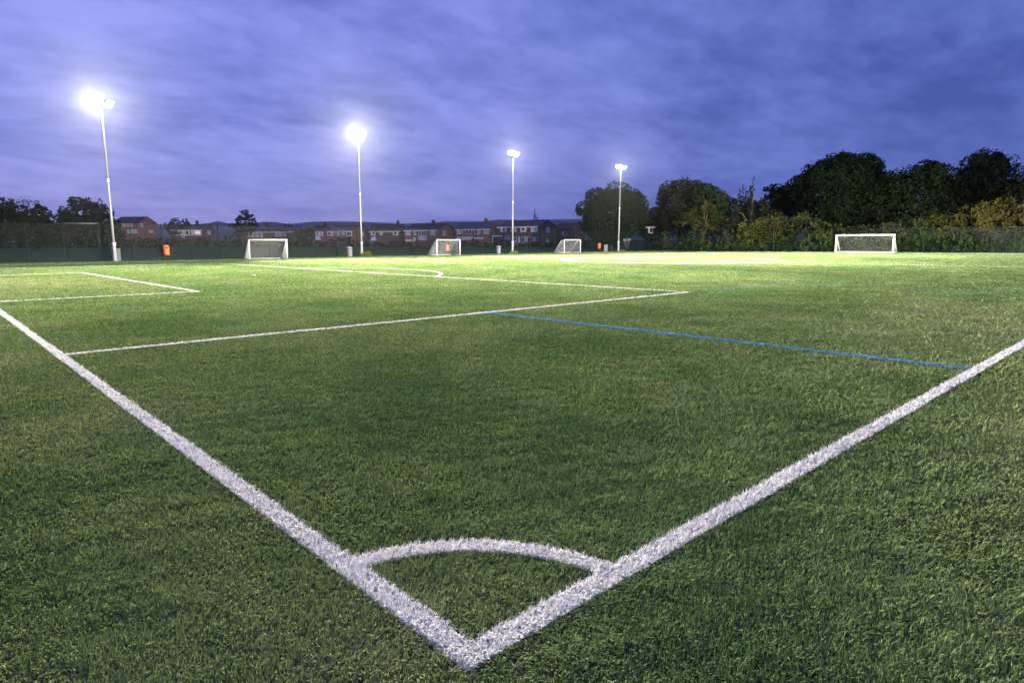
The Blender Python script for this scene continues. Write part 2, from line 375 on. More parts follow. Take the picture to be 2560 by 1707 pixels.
def line_id(x, y):
    out = np.full(len(x), -1)
    for k, (nm, kind, dat, c) in enumerate(LINES):
        if kind == 'r':
            m = np.zeros(len(x), bool)
            for x0, x1, y0, y1 in dat: m |= (x >= x0) & (x <= x1) & (y >= y0) & (y <= y1)
        else:
            cx, cy, r_, a0, a1 = dat; rr = np.hypot(x-cx, y-cy); a = np.arctan2(y-cy, x-cx)
            w = LW if r_ > 0.5 else r_
            m = (rr <= r_) & (rr >= r_-w)
            if a1-a0 < 6: m &= (a >= a0) & (a <= a1)
        out[m & (out < 0)] = k
    return out
FADED = np.array([0.11, 0.22, 0.30])
WHITE, BLUE = np.array([0.82, 0.785, 0.80]), np.array([0.10, 0.26, 0.50])

def blades(x, y, w, h, col, two_seg, lean_lo=0.5, lean_hi=1.3):
    """standing yarn: bent two-piece blades near the camera, single triangles farther off"""
    n = len(x); q = rng
    az = q.uniform(0, 2*math.pi, n)
    flow = field_noise(x, y, 3.5, 44, 3)*1.6
    az = np.where(q.random(n) < 0.45, flow+q.normal(0, 0.7, n), az)
    th = q.uniform(lean_lo, lean_hi, n)
    face = az+math.pi/2+q.normal(0, 0.6, n)
    sx, sy = np.cos(face)*w/2, np.sin(face)*w/2
    z0 = np.full(n, 0.002)
    if two_seg:
        t1 = th*0.45; t2 = np.minimum(th*1.55, 1.9)
        mx = x+np.cos(az)*np.sin(t1)*h*0.55; my = y+np.sin(az)*np.sin(t1)*h*0.55; mz = z0+np.cos(t1)*h*0.55
        ex = mx+np.cos(az)*np.sin(t2)*h*0.5; ey = my+np.sin(az)*np.sin(t2)*h*0.5; ez = mz+np.cos(t2)*h*0.5
        V = np.stack([np.stack([x-sx, y-sy, z0], 1), np.stack([x+sx, y+sy, z0], 1),
                      np.stack([mx-sx*.9, my-sy*.9, mz], 1), np.stack([mx+sx*.9, my+sy*.9, mz], 1), np.stack([ex, ey, ez], 1)], 1).reshape(-1, 3)
        b = np.arange(n)*5
        return V, [np.stack([b, b+1, b+3, b+2], 1), np.stack([b+2, b+3, b+4], 1)], np.repeat(col, 5, 0)
    ex = x+np.cos(az)*np.sin(th)*h; ey = y+np.sin(az)*np.sin(th)*h; ez = z0+np.cos(th)*h
    V = np.stack([np.stack([x-sx, y-sy, z0], 1), np.stack([x+sx, y+sy, z0], 1), np.stack([ex, ey, ez], 1)], 1).reshape(-1, 3)
    b = np.arange(n)*3
    return V, [np.stack([b, b+1, b+2], 1)], np.repeat(col, 3, 0)

def sheet(kind, dat):                        # the flat part of a marking, 8 mm up
    V, F = [], []
    def quad(p): F.append([len(V), len(V)+1, len(V)+2, len(V)+3]); V.extend(p)
    if kind == 'r':
        for x0, x1, y0, y1 in dat: quad([(x0, y0, .008), (x1, y0, .008), (x1, y1, .008), (x0, y1, .008)])
    else:
        cx, cy, r_, a0, a1 = dat; w = LW if r_ > 0.5 else r_*0.98; n = max(16, int(abs(a1-a0)*r_*3))
        A = np.linspace(a0, a1, n+1)
        for i in range(n):
            a, b = A[i], A[i+1]
            quad([(cx+math.cos(t)*q, cy+math.sin(t)*q, .008) for t, q in ((a, r_-w), (a, r_), (b, r_), (b, r_-w))])
    return np.array(V, float), np.array(F)

def build_pile():
    # polar scatter around the camera, thinning with distance; the yarn widens as it thins
    edges = [1.2, 2.4]
    while edges[-1] < 118: edges.append(edges[-1]*1.13)
    Ggreen = [[], [], []]; Gline = {}
    for r0, r1 in zip(edges[:-1], edges[1:]):
        A0, A1 = (R(-75), R(172)) if r1 < 9 else (R(-40), R(138)) if r1 < 17 else (R(-9), R(106))
        rm = (r0+r1)/2; rho = 13500*(3.0/max(rm, 3.0))**1.55
        n = int(rho*0.5*(r1*r1-r0*r0)*(A1-A0))
        rr = np.sqrt(rng.uniform(r0*r0, r1*r1, n)); aa = rng.uniform(A0, A1, n)
        x, y = CAM[0]+rr*np.cos(aa), CAM[1]+rr*np.sin(aa)
        k = (x < TX1) & (y < TY1) & (x > TX0) & (y > TY0); x, y, rr = x[k], y[k], rr[k]
        lid = line_id(x, y)
        g = lid < 0; two = r1 <= 13
        wd = np.maximum(0.0033, 0.00112*rr)*(1.0 if two else 1.4)
        hh = rng.uniform(0.024, 0.042, len(x))*(1+0.12*field_noise(x, y, .35, 88, 2))
        col = turf_col(x[g], y[g], rng.normal(0, 0.28, g.sum()))
        col = col*rng.uniform(0.55, 1.5, (g.sum(), 1))
        sp = rng.random(g.sum()) < 0.05; col[sp] = col[sp]*0.5+np.array([0.24, 0.27, 0.12])*0.5
        V, F, C = blades(x[g], y[g], wd[g], hh[g], col, two)
        Ggreen[0].append(V); Ggreen[1].append(F); Ggreen[2].append(C)
        # the markings carry a denser, slightly taller pile of their own
        for k_, (nm, kind, dat, cc) in enumerate(LINES):
            dens = rho*(1.5 if cc == 'w' else 1.2)*(1 if r0 < 8 else 1.5 if r0 < 20 else 2.4 if r0 < 36 else 3.0)*{'centre_circle': 2.4, 'halfway_line': 0.55, 'opposite_penalty_area_line': 0.5}.get(nm, 1.0)
            if kind == 'r':
                px, py = [], []
                for x0, x1, y0, y1 in dat:
                    m = int(dens*(x1-x0)*(y1-y0)); m = min(m, 400000)
                    px.append(rng.uniform(x0, x1, m)); py.append(rng.uniform(y0, y1, m))
                px, py = np.concatenate(px), np.concatenate(py)
            else:
                cx, cy, r_, a0, a1 = dat; w = LW if r_ > 0.5 else r_
                m = min(int(dens*abs(a1-a0)*r_*w), 400000)
                a = rng.uniform(a0, a1, m); q = rng.uniform(r_-w, r_, m); px, py = cx+np.cos(a)*q, cy+np.sin(a)*q
            d = np.hypot(px-CAM[0], py-CAM[1]); az = np.arctan2(py-CAM[1], px-CAM[0])
            s = (d >= r0) & (d < r1) & (az > A0) & (az < A1) & (px < TX1) & (py < TY1); px, py, d = px[s], py[s], d[s]
            if len(px) == 0: continue
            base = {'w': WHITE, 'b': BLUE, 'f': FADED}[cc]
            c_ = base*rng.uniform(0.82, 1.08, (len(px), 1)); c_ = np.clip(c_, 0, 0.85)
            V, F, C = blades(px, py, np.maximum(0.0034, 0.0010*d)*(1.0 if d.mean() < 20 else 0.8), rng.uniform(0.028, 0.045, len(px))*(1.0 if d.mean() < 34 else 1.3 if nm == 'centre_circle' else 1.1), c_, two)
            Gline.setdefault(k_, []).append((V, F, C))
    def join(parts):
        Vs, Q, T, Cs, n = [], [], [], [], 0
        for V, F, C in parts:
            for f in F: (Q if f.shape[1] == 4 else T).append(f+n)
            Vs.append(V); Cs.append(C); n += len(V)
        E4, E3 = np.zeros((0, 4), int), np.zeros((0, 3), int)
        return np.concatenate(Vs), [np.concatenate(Q) if Q else E4, np.concatenate(T) if T else E3], np.concatenate(Cs)
    V, F, C = join(list(zip(*Ggreen)))
    tag(np_mesh('turf_grass', V, F, M['blade'], col=C), 'short green artificial grass blades covering the pitch', 'grass', kind='stuff')
    for k_, (nm, kind, dat, cc) in enumerate(LINES):
        sv, sf = sheet(kind, dat); base = {'w': WHITE, 'b': BLUE, 'f': FADED}[cc]
        parts = [(sv, [sf], np.repeat(base[None]*0.42, len(sv), 0))]+Gline.get(k_, [])
        V, F, C = join(parts)
        tag(np_mesh(nm, V, F, M['wblade'], col=C), kind='structure')
build_pile()

# ------------------------------------------------------------------ floodlight masts
LAMP_W, LAMP_CONE, LAMP_LIFT = 720000.0, 76.0, 29.0
def make_mast():
    root = empty('floodlight_mast', (0, 0, 0))
    MB().lathe([(0.26, 0), (0.26, 0.04), (0.15, 0.05), (0.15, 1.42), (0.14, 1.46)], 16).build('base_section', M['galv'], root, True)
    MB().lathe([(0.16, 1.44), (0.18, 1.47), (0.18, 1.60), (0.15, 1.64)], 16).build('collar', M['collar'], root, True)
    MB().lathe([(0.115, 1.60), (0.092, 7.0)], 14).build('lower_shaft', M['galv'], root, True)
    MB().lathe([(0.105, 6.95), (0.125, 6.98), (0.125, 7.18), (0.10, 7.22)], 14).build('hinge_collar', M['collar'], root, True)
    MB().lathe([(0.090, 7.1), (0.072, 13.75), (0.072, 13.9), (0.02, 13.95)], 14).build('upper_shaft', M['galv'], root, True)
    MB().box(-0.95, 0.95, -0.05, 0.05, 13.62, 13.70).build('crossarm', M['galv'], root)
    for sx, yaw, tilt in ((-1, -27, 40), (1, 27, 42)):
        h = MB()                                      # housing: shallow tapering box with fins, opening towards local -y
        h.add([(-.50, 0, -.36), (.50, 0, -.36), (.50, 0, .36), (-.50, 0, .36), (-.34, .26, -.24), (.34, .26, -.24), (.34, .26, .24), (-.34, .26, .24)],
              [(0, 4, 5, 1), (1, 5, 6, 2), (2, 6, 7, 3), (3, 7, 4, 0), (4, 7, 6, 5)])
        for i in range(5): h.box(-.30+i*.15-.01, -.30+i*.15+.01, .26, .34, -.2, .2)
        h.box(-.54, .54, -.03, 0.0, .36, .40); h.box(-.54, .54, -.03, 0.0, -.40, -.36)
        h.box(-.54, -.50, -.03, 0.0, -.36, .36); h.box(.50, .54, -.03, 0.0, -.36, .36)
        h.box(-.05, .05, .05, .30, -.42, -.25)
        o = h.build('floodlight', M['housing'], root, loc=(sx*0.52, -0.30, 13.78 if sx < 0 else 13.62), rot=(R(tilt), 0, R(yaw)))
        g = MB(); pts = [(.50*math.copysign(abs(math.cos(a))**.6, math.cos(a)), -.012, .36*math.copysign(abs(math.sin(a))**.6, math.sin(a))) for a in np.linspace(0, 2*math.pi, 25)[:-1]]
        g.add(pts+[(p[0]*.8, -.05, p[2]*.8) for p in pts], [(i, (i+1) % 24, 24+(i+1) % 24, 24+i) for i in range(24)]+[tuple(range(24, 48))])
        g.build('lens', M['lamp'], o)
        ld = bpy.data.lights.new('floodlight_lamp', 'SPOT'); ld.energy = LAMP_W; ld.color = (1.0, 0.94, 0.78)
        ld.spot_size = R(LAMP_CONE); ld.spot_blend = 1.0; ld.shadow_soft_size = 0.30
        lo = bpy.data.objects.new('floodlight_lamp', ld); COL.objects.link(lo); lo.parent = o
        lo.location = (0, -0.40, 0); lo.rotation_euler = (R(-90-LAMP_LIFT), 0, 0)
    ld = bpy.data.lights.new('shaft_fill_lamp', 'SPOT'); ld.energy = 1500.0; ld.color = (1.0, 0.96, 0.88)     # added lamp without a fixture, imitates floodlight spill on the shaft
    ld.spot_size = R(120); ld.spot_blend = 1.0; ld.shadow_soft_size = 0.25
    lo = bpy.data.objects.new('shaft_fill_lamp', ld); COL.objects.link(lo); lo.parent = root
    lo.location = (0, -0.95, 13.2); lo.rotation_euler = (R(16), 0, 0)
    return root
masts = [((12.5, 64.0), 15, 1.12, 'tall lit floodlight mast beside the grey cabinet, nearest and leftmost of the four'),
         ((38.2, 64.0), 4, 1.2, 'tall lit floodlight mast rising from a wide yellowish grass tuft beside the domed grey bin'),
         ((62.9, 64.0), -4, 0.46, 'lit floodlight mast standing in front of the white panelled terrace house'),
         ((87.8, 64.0), -24, 0.32, 'lit floodlight mast in front of the big round dark tree, farthest of the four'),
         ((38.2, -6.2), 190, 0.48, 'lit floodlight mast on the near touchline facing the tufted mast across the pitch'),
         ((62.9, -6.2), 190, 0.50, 'lit floodlight mast on the near touchline facing the white panelled house'),
         ((87.8, -6.2), 186, 0.10, 'lit floodlight mast on the near touchline closest to the golden shrubs')]
m0 = make_mast()
for i, ((x, y), rz, pw, lab) in enumerate(masts):
    o = m0 if i == 0 else copy_tree(m0)
    o.location = (x, y, 0); o.rotation_euler = (0, 0, R(rz))
    tag(o, lab, 'floodlight', 'floodlight masts along the touchlines')
    for fl in [c for c in o.children if c.name.startswith('floodlight')]:
        for c in fl.children:
            if c.type == 'LIGHT':
                c.data = c.data.copy(); c.data.energy = LAMP_W*pw
                if i in (4, 5): c.rotation_euler = (R(-90-38), 0, 0)      # these two are aimed flatter, right across the ground

# ------------------------------------------------------------------ goals
def net_panel(mb, P, nu, nv, r_=0.0045):
    """twine grid over a patch P(s,t), s and t in 0..1"""
    def strip(pts):
        mb.tube(pts, r_, 3, False)
    for i in range(nu+1): strip([P(i/nu, t) for t in np.linspace(0, 1, 5)])
    for j in range(nv+1): strip([P(s, j/nv) for s in np.linspace(0, 1, 5)])
def make_goal(w, h, depth, top, rp, cell, curved=False, tw=0.0045):
    """mouth along local x centred on the origin, net towards +y"""
    root = empty('football_goal', (0, 0, 0)); hw = w/2
    for s in (-1, 1): MB().tube([(s*hw, 0, 0), (s*hw, 0, h)], rp, 12).build('post', M['white_alu'], root, True)
    MB().tube([(-hw-rp, 0, h+rp*.3), (hw+rp, 0, h+rp*.3)], rp, 12).build('crossbar', M['white_alu'], root, True)
    rb = rp*0.6
    for s in (-1, 1):
        x = s*hw
        pts = [(x, 0, h-rp), (x, top*.55, h-0.02), (x, top, h-0.08), (x, top+(depth-top)*.18, h*.80), (x, depth, rb)] if curved else [(x, 0, h-rp), (x, top, h-rp*1.5), (x, depth, rb)]
        MB().tube(pts, rb, 8).build('back_stay', M['white_alu'], root, True)
        MB().tube([(x, 0, rb), (x, depth, rb)], rb, 8).build('side_ground_bar', M['white_alu'], root, True)
    MB().tube([(-hw, depth, rb), (hw, depth, rb)], rb, 8).build('rear_ground_bar', M['white_alu'], root, True)
    mb = MB(); zt = h-0.03
    net_panel(mb, lambda s, t: (-hw+w*s, top+(depth-0.04-top)*t+0.08*math.sin(math.pi*t), zt*(1-t)+.02), int(w/cell), int(math.hypot(depth-top, h)/cell), tw)
    if top > 0.15: net_panel(mb, lambda s, t: (-hw+w*s, top*t, zt-0.03*math.sin(math.pi*t)), int(w/cell), max(1, int(top/cell)), tw)
    for s_ in (-1, 1):
        net_panel(mb, lambda s, t: (s_*hw*0.995, (top+(depth-0.04-top)*t)*s, zt*(1-t)+.02), max(2, int(depth/cell)), int(h/cell), tw)
    mb.build('net', M['net'], root)
    return root
GOALS = 'portable goals standing round the pitch edge'
def goal_at(o, uL, uR, y, lab):
    (xa, _), (xb, _) = aty(uL, y), aty(uR, y)
    o.location = ((xa+xb)/2, y, 0.008); tag(o, lab, 'goal', GOALS); return (xa, xb)
youth = make_goal(3.60, 1.83, 1.9, 0.25, 0.062, 0.085)
goal_at(youth, 624, 714.9, 58.6, 'small white netted goal facing the camera, nearest of the small goals')
youth.rotation_euler = (0, 0, R(-7))
g2 = copy_tree(youth); goal_at(g2, 1090.6, 1150.8, 59.6, 'small white netted goal with an orange bin showing through its net'); g2.rotation_euler = (0, 0, 0)
g3 = make_goal(3.60, 1.83, 1.9, 0.55, 0.062, 0.085, True); goal_at(g3, 1409.6, 1452, 59.8, 'small white netted goal seen obliquely, left of the farthest floodlight mast')
big = make_goal(7.0, 2.30, 1.6, 0.15, 0.10, 0.12, False, 0.0018)
yl, yr = atx(2094.5, 95.3)[1], atx(2230, 95.3)[1]
big.location = (95.3, (yl+yr)/2, 0.008); big.rotation_euler = (0, 0, R(-90))
tag(big, 'wide full size white goal standing alone before the lit trees and hedge', 'goal', GOALS)

# ------------------------------------------------------------------ fence
FH = 3.3
def panel_mesh(w, h, name, step=0.10, hs=0.22):
    mb = MB(); r_ = 0.004
    for i in range(int(w/step)+1):
        x = i*w/int(w/step); mb.box(x-r_, x+r_, -r_, r_, 0.06, h)
    for j in range(int(h/hs)+1):
        z = 0.08+j*(h-0.1)/int(h/hs); mb.box(0, w, -r_-.008, -r_, z-r_, z+r_)
    return mb
def fence(p0, p1, n, lab, start=0):
    p0, p1 = Vector(p0), Vector(p1); L = (p1-p0).length; a = math.atan2(p1.y-p0.y, p1.x-p0.x); w = L/n
    root = empty('mesh_fence', (p0.x, p0.y, 0), a, label=lab, cat='fence')
    post = MB().box(-.03, .03, -.04, .04, 0, FH+0.06).box(-.035, .035, -.045, .045, FH+0.06, FH+0.09).build('post', M['fence_grey'], root)
    pan = panel_mesh(w-0.10, FH, 'p').build('mesh_panel', M['fence_green'], root, loc=(0.05, 0.0, 0))
    for i in range(n+1):
        if i: c = post.copy(); COL.objects.link(c); c.parent = root; c.location = (i*w, 0, 0)
    for i in range(1, n):
        c = pan.copy(); COL.objects.link(c); c.parent = root; c.location = (i*w+.05, 0, 0)
    return root
FY, FX = 65.5, 103.0
fence((-9.9+0.0, FY), (FX, FY), 42, 'tall dark green mesh fence behind the floodlight masts and small goals')
fence((FX, FY), (FX, -7.0), 27, 'tall dark green mesh fence in front of the trees and shrubs behind the big goal')

# goal-like frame in the field beyond the fence, its crossbar a paler grey than the uprights
fr = empty('training_frame', (0, 0, 0), label='tall thin grey frame with a crossbar beyond the fence, left of the nearest mast', cat='frame')
(xa, ya), (xb, yb) = at(166, 74), at(251, 74)
for x, y in ((xa, ya), (xb, yb)): MB().tube([(x, y, 0), (x, y, 3.5)], 0.032, 8).build('upright', M['fence_grey'], fr, True)
MB().tube([(xa, ya, 3.5), (xb, yb, 3.5)], 0.04, 8).build('crossbar', M['bin_grey'], fr, True)

# ------------------------------------------------------------------ bins, cabinets, hoop, small sign
def orange_bin():
    root = empty('litter_bin', (0, 0, 0))
    MB().lathe([(.20, 0), (.27, .05), (.29, .16), (.29, .80), (.27, .90), (.20, .97), (.08, 1.0), (.02, 1.005)], 20).build('body', M['orange'], root, True)
    mb = MB()
    for a in np.linspace(-.55, .55, 8)[:-1]:
        b = a+1.1/7; mb.add([(.297*math.sin(t), -.297*math.cos(t), z) for t, z in ((a, .66), (b, .66), (b, .80), (a, .80))], [(0, 1, 2, 3)])
    mb.build('opening', M['black'], root)
    MB().box(-.10, .10, .27, .36, .30, .36).box(-.10, .10, .27, .36, .70, .76).build('bracket', M['galv'], root)
    return root
ob = orange_bin()
for i, (u, lab, k) in enumerate(((414, 'orange barrel shaped bin hung on the fence near the first small goal', 1.0),
                              (1118, 'orange bin hung on the fence, seen through the net of a small goal', 0.9),
                              (1498.5, 'orange bin hung on the fence beside the grey cabinet near the farthest mast', 0.95))):
    o = ob if i == 0 else copy_tree(ob)
    x, y = aty(u, FY-0.42); o.location = (x, y, 0.42); o.scale = (k*0.98, k*0.98, k*0.98)
    tag(o, lab, 'bin', 'orange bins on the fence')
def dome_bin(lab, u, y, k, pale=True):
    root = empty('litter_bin', (*aty(u, y), 0), R(-30), label=lab, cat='bin', group='grey bins by the masts')
    MB().lathe([(.30, 0), (.31, .03), (.34, .80), (.34, .84)], 24).build('body', M['bin_grey'], root, True)
    MB().lathe([(.315, .84), (.315, .92)], 24).build('opening', M['black'], root, True)
    MB().lathe([(.36, .915), (.36, .96), (.33, 1.03), (.22, 1.10), (.05, 1.13), (.01, 1.13)], 24).build('lid', M['bin_pale'], root, True)
    root.scale = (k, k, k*.98)
dome_bin('grey litter bin with a pale domed lid left of the tufted mast', 872.5, 62.9, 1.03)
dome_bin('grey litter bin with a low domed lid in front of the white panelled terrace house', 1246, 63.6, 0.99)
def cabinet(lab, u, y, w, h, rz):
    root = empty('electric_cabinet', (*aty(u, y), 0), rz, label=lab, cat='cabinet', group='grey cabinets by the masts')
    MB().box(-w/2, w/2, -.19, .19, .05, h).box(-w/2-.02, w/2+.02, -.21, .21, 0, .05).build('body', M['cab'], root)
    MB().add([(-w/2-.03, -.23, h), (w/2+.03, -.23, h), (w/2+.03, .23, h), (-w/2-.03, .23, h), (-w/2-.03, -.23, h+.03), (w/2+.03, -.23, h+.03), (w/2+.03, .23, h+.07), (-w/2-.03, .23, h+.07)],
             [(0, 3, 2, 1), (4, 5, 6, 7), (0, 1, 5, 4), (1, 2, 6, 5), (2, 3, 7, 6), (3, 0, 4, 7)]).build('lid', M['cab_dark'], root)
    for s in (-1, 1):
        d = MB().box(min(s*.01, s*(w/2-.03)), max(s*.01, s*(w/2-.03)), -.205, -.191, .10, h-.05).build('door', M['cab_dark'] if s > 0 else M['cab'], root)
        MB().box(s*.06-.012, s*.06+.012, -.23, -.206, h*.5-.06, h*.5+.06).build('handle', M['black'], d)
cabinet('grey steel cabinet standing against the foot of the nearest floodlight mast', 285.5, 64.35, 0.78, 1.06, R(12))
cabinet('slim pale grey cabinet right of the last orange bin, left of the farthest mast', 1514.5, 63.6, 0.62, 1.08, R(-38))

# basketball hoop and small panel beyond the fence at the right
x, y = at(1625, 119); b = math.atan2(azd(1625)[1], azd(1625)[0])
hp = empty('basketball_hoop', (x, y, float(terrain(x, y))), b-math.pi/2+R(28), label='white basketball backboard on a dark post beyond the fence under the trees', cat='basketball hoop')
MB().tube([(0, .9, 0), (0, .9, 2.9), (0, .35, 3.55), (0, .05, 3.6)], .07, 10).build('post', M['fence_grey'], hp, True)
bd = MB()
for x0, x1, z0, z1 in ((-.9, .9, 4.02, 4.2), (-.45, .45, 3.05, 3.22), (-.45, -.1, 3.22, 4.02), (.36, .45, 3.22, 4.02), (-.9, -.8, 3.9, 4.02), (.8, .9, 3.9, 4.02)): bd.box(x0, x1, -.02, .02, z0, z1)
bd.build('backboard', M['bin_grey'], hp)
MB().tube([(.225*math.cos(a), -.27+.225*math.sin(a), 3.05) for a in np.linspace(0, 2*math.pi, 17)], .012, 6).build('rim', M['orange'], hp, True)
x, y = at(1567, 117); sg = empty('park_sign', (x, y, float(terrain(x, y))), b-math.pi/2-R(8), label='low grey double panel sign on tapering stand, right of the farthest mast', cat='sign')
MB().box(-.66, -.06, -.03, .03, 1.72, 2.06).box(.06, .66, -.03, .03, 1.80, 2.14).build('panel', M['bin_grey'], sg)
MB().add([(-.6, .035, 1.75), (.6, .035, 1.75), (.1, .035, 0), (-.1, .035, 0), (-.6, .10, 1.75), (.6, .10, 1.75), (.1, .10, 0), (-.1, .10, 0)],
         [(0, 1, 2, 3), (7, 6, 5, 4), (0, 4, 5, 1), (1, 5, 6, 2), (2, 6, 7, 3), (3, 7, 4, 0)]).build('stand', M['cab_dark'], sg)

# ------------------------------------------------------------------ foliage
def rand_dirs(n, q): d = q.normal(size=(n, 3)); return d/np.linalg.norm(d, axis=1, keepdims=True)
def leaf_mesh(P, N, size, col, q):
    """one bent leaf clump (two triangles folded on the midrib) per point, roughly facing N"""
    n = len(P); t = rand_dirs(n, q); t -= N*np.sum(t*N, 1, keepdims=True); t /= np.linalg.norm(t, axis=1, keepdims=True)+1e-9
    b = np.cross(N, t); s = size[:, None]
    V = np.stack([P-t*s*.6, P+b*s*.38+N*s*.12, P+t*s*.6, P-b*s*.38+N*s*.12], 1).reshape(-1, 3); i = np.arange(n)*4
    return V, [np.stack([i, i+1, i+2], 1), np.stack([i, i+2, i+3], 1)], np.repeat(col, 4, 0)
def crown_points(lobes, dens, q, core=0.25):
    """points on and under the skins of overlapping lobes, clustered into sprays"""
    P, N = [], []
    for c, r_ in lobes:
        area = 4*math.pi*((r_[0]*r_[1])**1.6/3+(r_[0]*r_[2])**1.6/3+(r_[1]*r_[2])**1.6/3)**(1/1.6)
        n = int(area*dens); k = max(6, n//22)
        cd = rand_dirs(k, q); ci = q.integers(0, k, n)
        d = cd[ci]+q.normal(0, 0.16, (n, 3)); d /= np.linalg.norm(d, axis=1, keepdims=True)
        rad = np.where(q.random(n) < core, q.uniform(0.35, 0.85, n), q.normal(0.97, 0.06, n)+0.10*(q.random(k)[ci]-.5)+0.05*(q.random(n) < .05))
        P.append(c+d*r_*rad[:, None]); N.append(d*np.array([1, 1, 1])+q.normal(0, .55, (n, 3))+np.array([0, 0, .25]))
    P, N = np.concatenate(P), np.concatenate(N); N /= np.linalg.norm(N, axis=1, keepdims=True); return P, N
def tree(name, lab, cat, u, d, w, top_v, group, seed, c0, c1, base_v=None, trunk=0.16, nlobes=16, leaf=0.34, dens=17.0, shape='round', stem='trunk', crown='crown', squash=1.0):
    q = np.random.default_rng(seed)
    x, y = at(u, d); z = float(terrain(x, y)); H = hz(u, top_v, d)-z; rw = w*d/FPX/2
    root = empty(name, (x, y, z), 0, label=lab, cat=cat, group=group)
    th = H*trunk; lobes = []
    ch = (H-th)/2; cc = np.array([0, 0, th+ch])
    if shape == 'round':
        lobes.append((cc*np.array([1, 1, .98]), np.array([rw*.74, rw*.74, ch*.82])))
        for i in range(nlobes):
            dd = rand_dirs(1, q)[0]; dd[2] = dd[2]*0.95+.05
            rr = q.uniform(.26, .44)*min(rw, ch)
            lobes.append((cc+dd*np.array([rw, rw, ch])*(1-rr/min(rw, ch)*.92)*q.uniform(.90, 1.06), np.array([rr, rr, rr*.85])))
    elif shape == 'airy':
        for i in range(nlobes):
            dd = rand_dirs(1, q)[0]; rr = q.uniform(.14, .30)*min(rw, ch)
            lobes.append((cc+dd*np.array([rw, rw, ch])*q.uniform(.45, .9), np.array([rr*1.5, rr*1.5, rr*.8])))
    elif shape == 'spires':
        for i in range(nlobes):
            fx = q.uniform(-1, 1); px, py = fx*rw*.85, q.uniform(-1, 1)*rw*.5
            hh = H*(1-0.5*abs(fx)**1.4)*q.uniform(.80, 1.0) if i else H
            if i == 0: px = -rw*.12
            for t in np.linspace(.25, .96, 7): lobes.append((np.array([px*(1+.1*t), py, hh*t]), np.array([rw*.22*(1.08-t)+.14, rw*.22*(1.08-t)+.14, hh*.085])))
    elif shape == 'droop':
        for i in range(nlobes):
            a = q.uniform(0, 2*math.pi); z0 = th+2*ch*q.uniform(.35, .95); reach = rw*q.uniform(.55, 1.0)*math.sqrt(max(.1, 1-((z0-th-ch*.8)/(1.3*ch))**2))
            for t in np.linspace(.25, 1, 5):
                lobes.append((np.array([math.cos(a)*reach*t, math.sin(a)*reach*t, z0+ch*.12*t-ch*.42*t*t]), np.array([.5, .5, .30])*max(1, rw*.16)*q.uniform(.8, 1.2)))
    for c, r_ in lobes: c[2] = max(c[2], r_[2]*.7)
    P, N = crown_points(lobes, dens, q)
    k = P[:, 2] > 0.05; P, N = P[k], N[k]
    clump = field_noise(P[:, 0]+P[:, 2]*.7, P[:, 1]-P[:, 2]*.5, 2.6, seed+900, 3)
    f = np.clip(.5+.28*clump+q.normal(0, .22, len(P)), 0, 1)[:, None]
    col = np.array(c0)*(1-f)+np.array(c1)*f
    V, F, C = leaf_mesh(P, N, leaf*q.uniform(.7, 1.35, len(P)), col, q)
    np_mesh(crown, V, F, M['leaf'], root, col=C)
    tb = MB(); r0 = max(.05, .026*H) if stem == 'trunk' else max(.03, .014*H)
    bend = q.normal(0, .03*H, 2); top = H*(.72 if shape != 'spires' else .9)
    tb.tube([(0, 0, -.1), (bend[0]*.3, bend[1]*.3, H*.2), (bend[0], bend[1], top*.6), (bend[0]*1.2, bend[1]*.8, top)], [r0*1.25, r0, r0*.6, r0*.15], 9)
    for i in range(6):
        c, r_ = lobes[q.integers(0, len(lobes))]; s = np.array([bend[0]*.5, bend[1]*.5, H*q.uniform(.15, .45)])
        m_ = (s+c)/2+np.array([0, 0, .06*H]); tb.tube([s, m_, c], [r0*.5, r0*.34, r0*.08], 6)
    tb.build(stem, M['bark'], root, True)
    return root
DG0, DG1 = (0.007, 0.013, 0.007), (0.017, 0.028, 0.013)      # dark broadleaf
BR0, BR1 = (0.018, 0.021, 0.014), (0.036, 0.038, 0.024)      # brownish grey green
YG0, YG1 = (0.022, 0.027, 0.008), (0.055, 0.056, 0.016)      # yellow green
GG0, GG1 = (0.014, 0.028, 0.013), (0.032, 0.050, 0.022)
GR = 'trees behind the fence at the right'
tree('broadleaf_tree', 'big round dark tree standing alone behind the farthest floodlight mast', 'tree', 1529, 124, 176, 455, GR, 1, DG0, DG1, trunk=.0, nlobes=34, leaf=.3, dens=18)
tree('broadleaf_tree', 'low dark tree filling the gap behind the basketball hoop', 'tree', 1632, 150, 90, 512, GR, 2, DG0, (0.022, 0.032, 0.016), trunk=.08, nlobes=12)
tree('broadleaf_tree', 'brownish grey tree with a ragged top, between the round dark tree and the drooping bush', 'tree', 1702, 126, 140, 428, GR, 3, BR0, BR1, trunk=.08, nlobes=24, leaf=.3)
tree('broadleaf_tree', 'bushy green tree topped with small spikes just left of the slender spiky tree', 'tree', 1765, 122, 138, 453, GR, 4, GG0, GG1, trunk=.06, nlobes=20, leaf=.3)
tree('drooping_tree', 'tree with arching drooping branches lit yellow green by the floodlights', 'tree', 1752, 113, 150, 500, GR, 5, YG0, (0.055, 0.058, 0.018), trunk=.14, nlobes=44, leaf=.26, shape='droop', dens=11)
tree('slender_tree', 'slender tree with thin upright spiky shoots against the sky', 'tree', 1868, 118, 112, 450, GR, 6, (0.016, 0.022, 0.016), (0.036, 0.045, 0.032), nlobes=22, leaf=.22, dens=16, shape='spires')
tree('broadleaf_tree', 'dark rounded tree between the spiky tree and the tallest dome tree', 'tree', 1958, 130, 130, 444, GR, 7, DG0, (0.024, 0.034, 0.018), trunk=.08, nlobes=18)
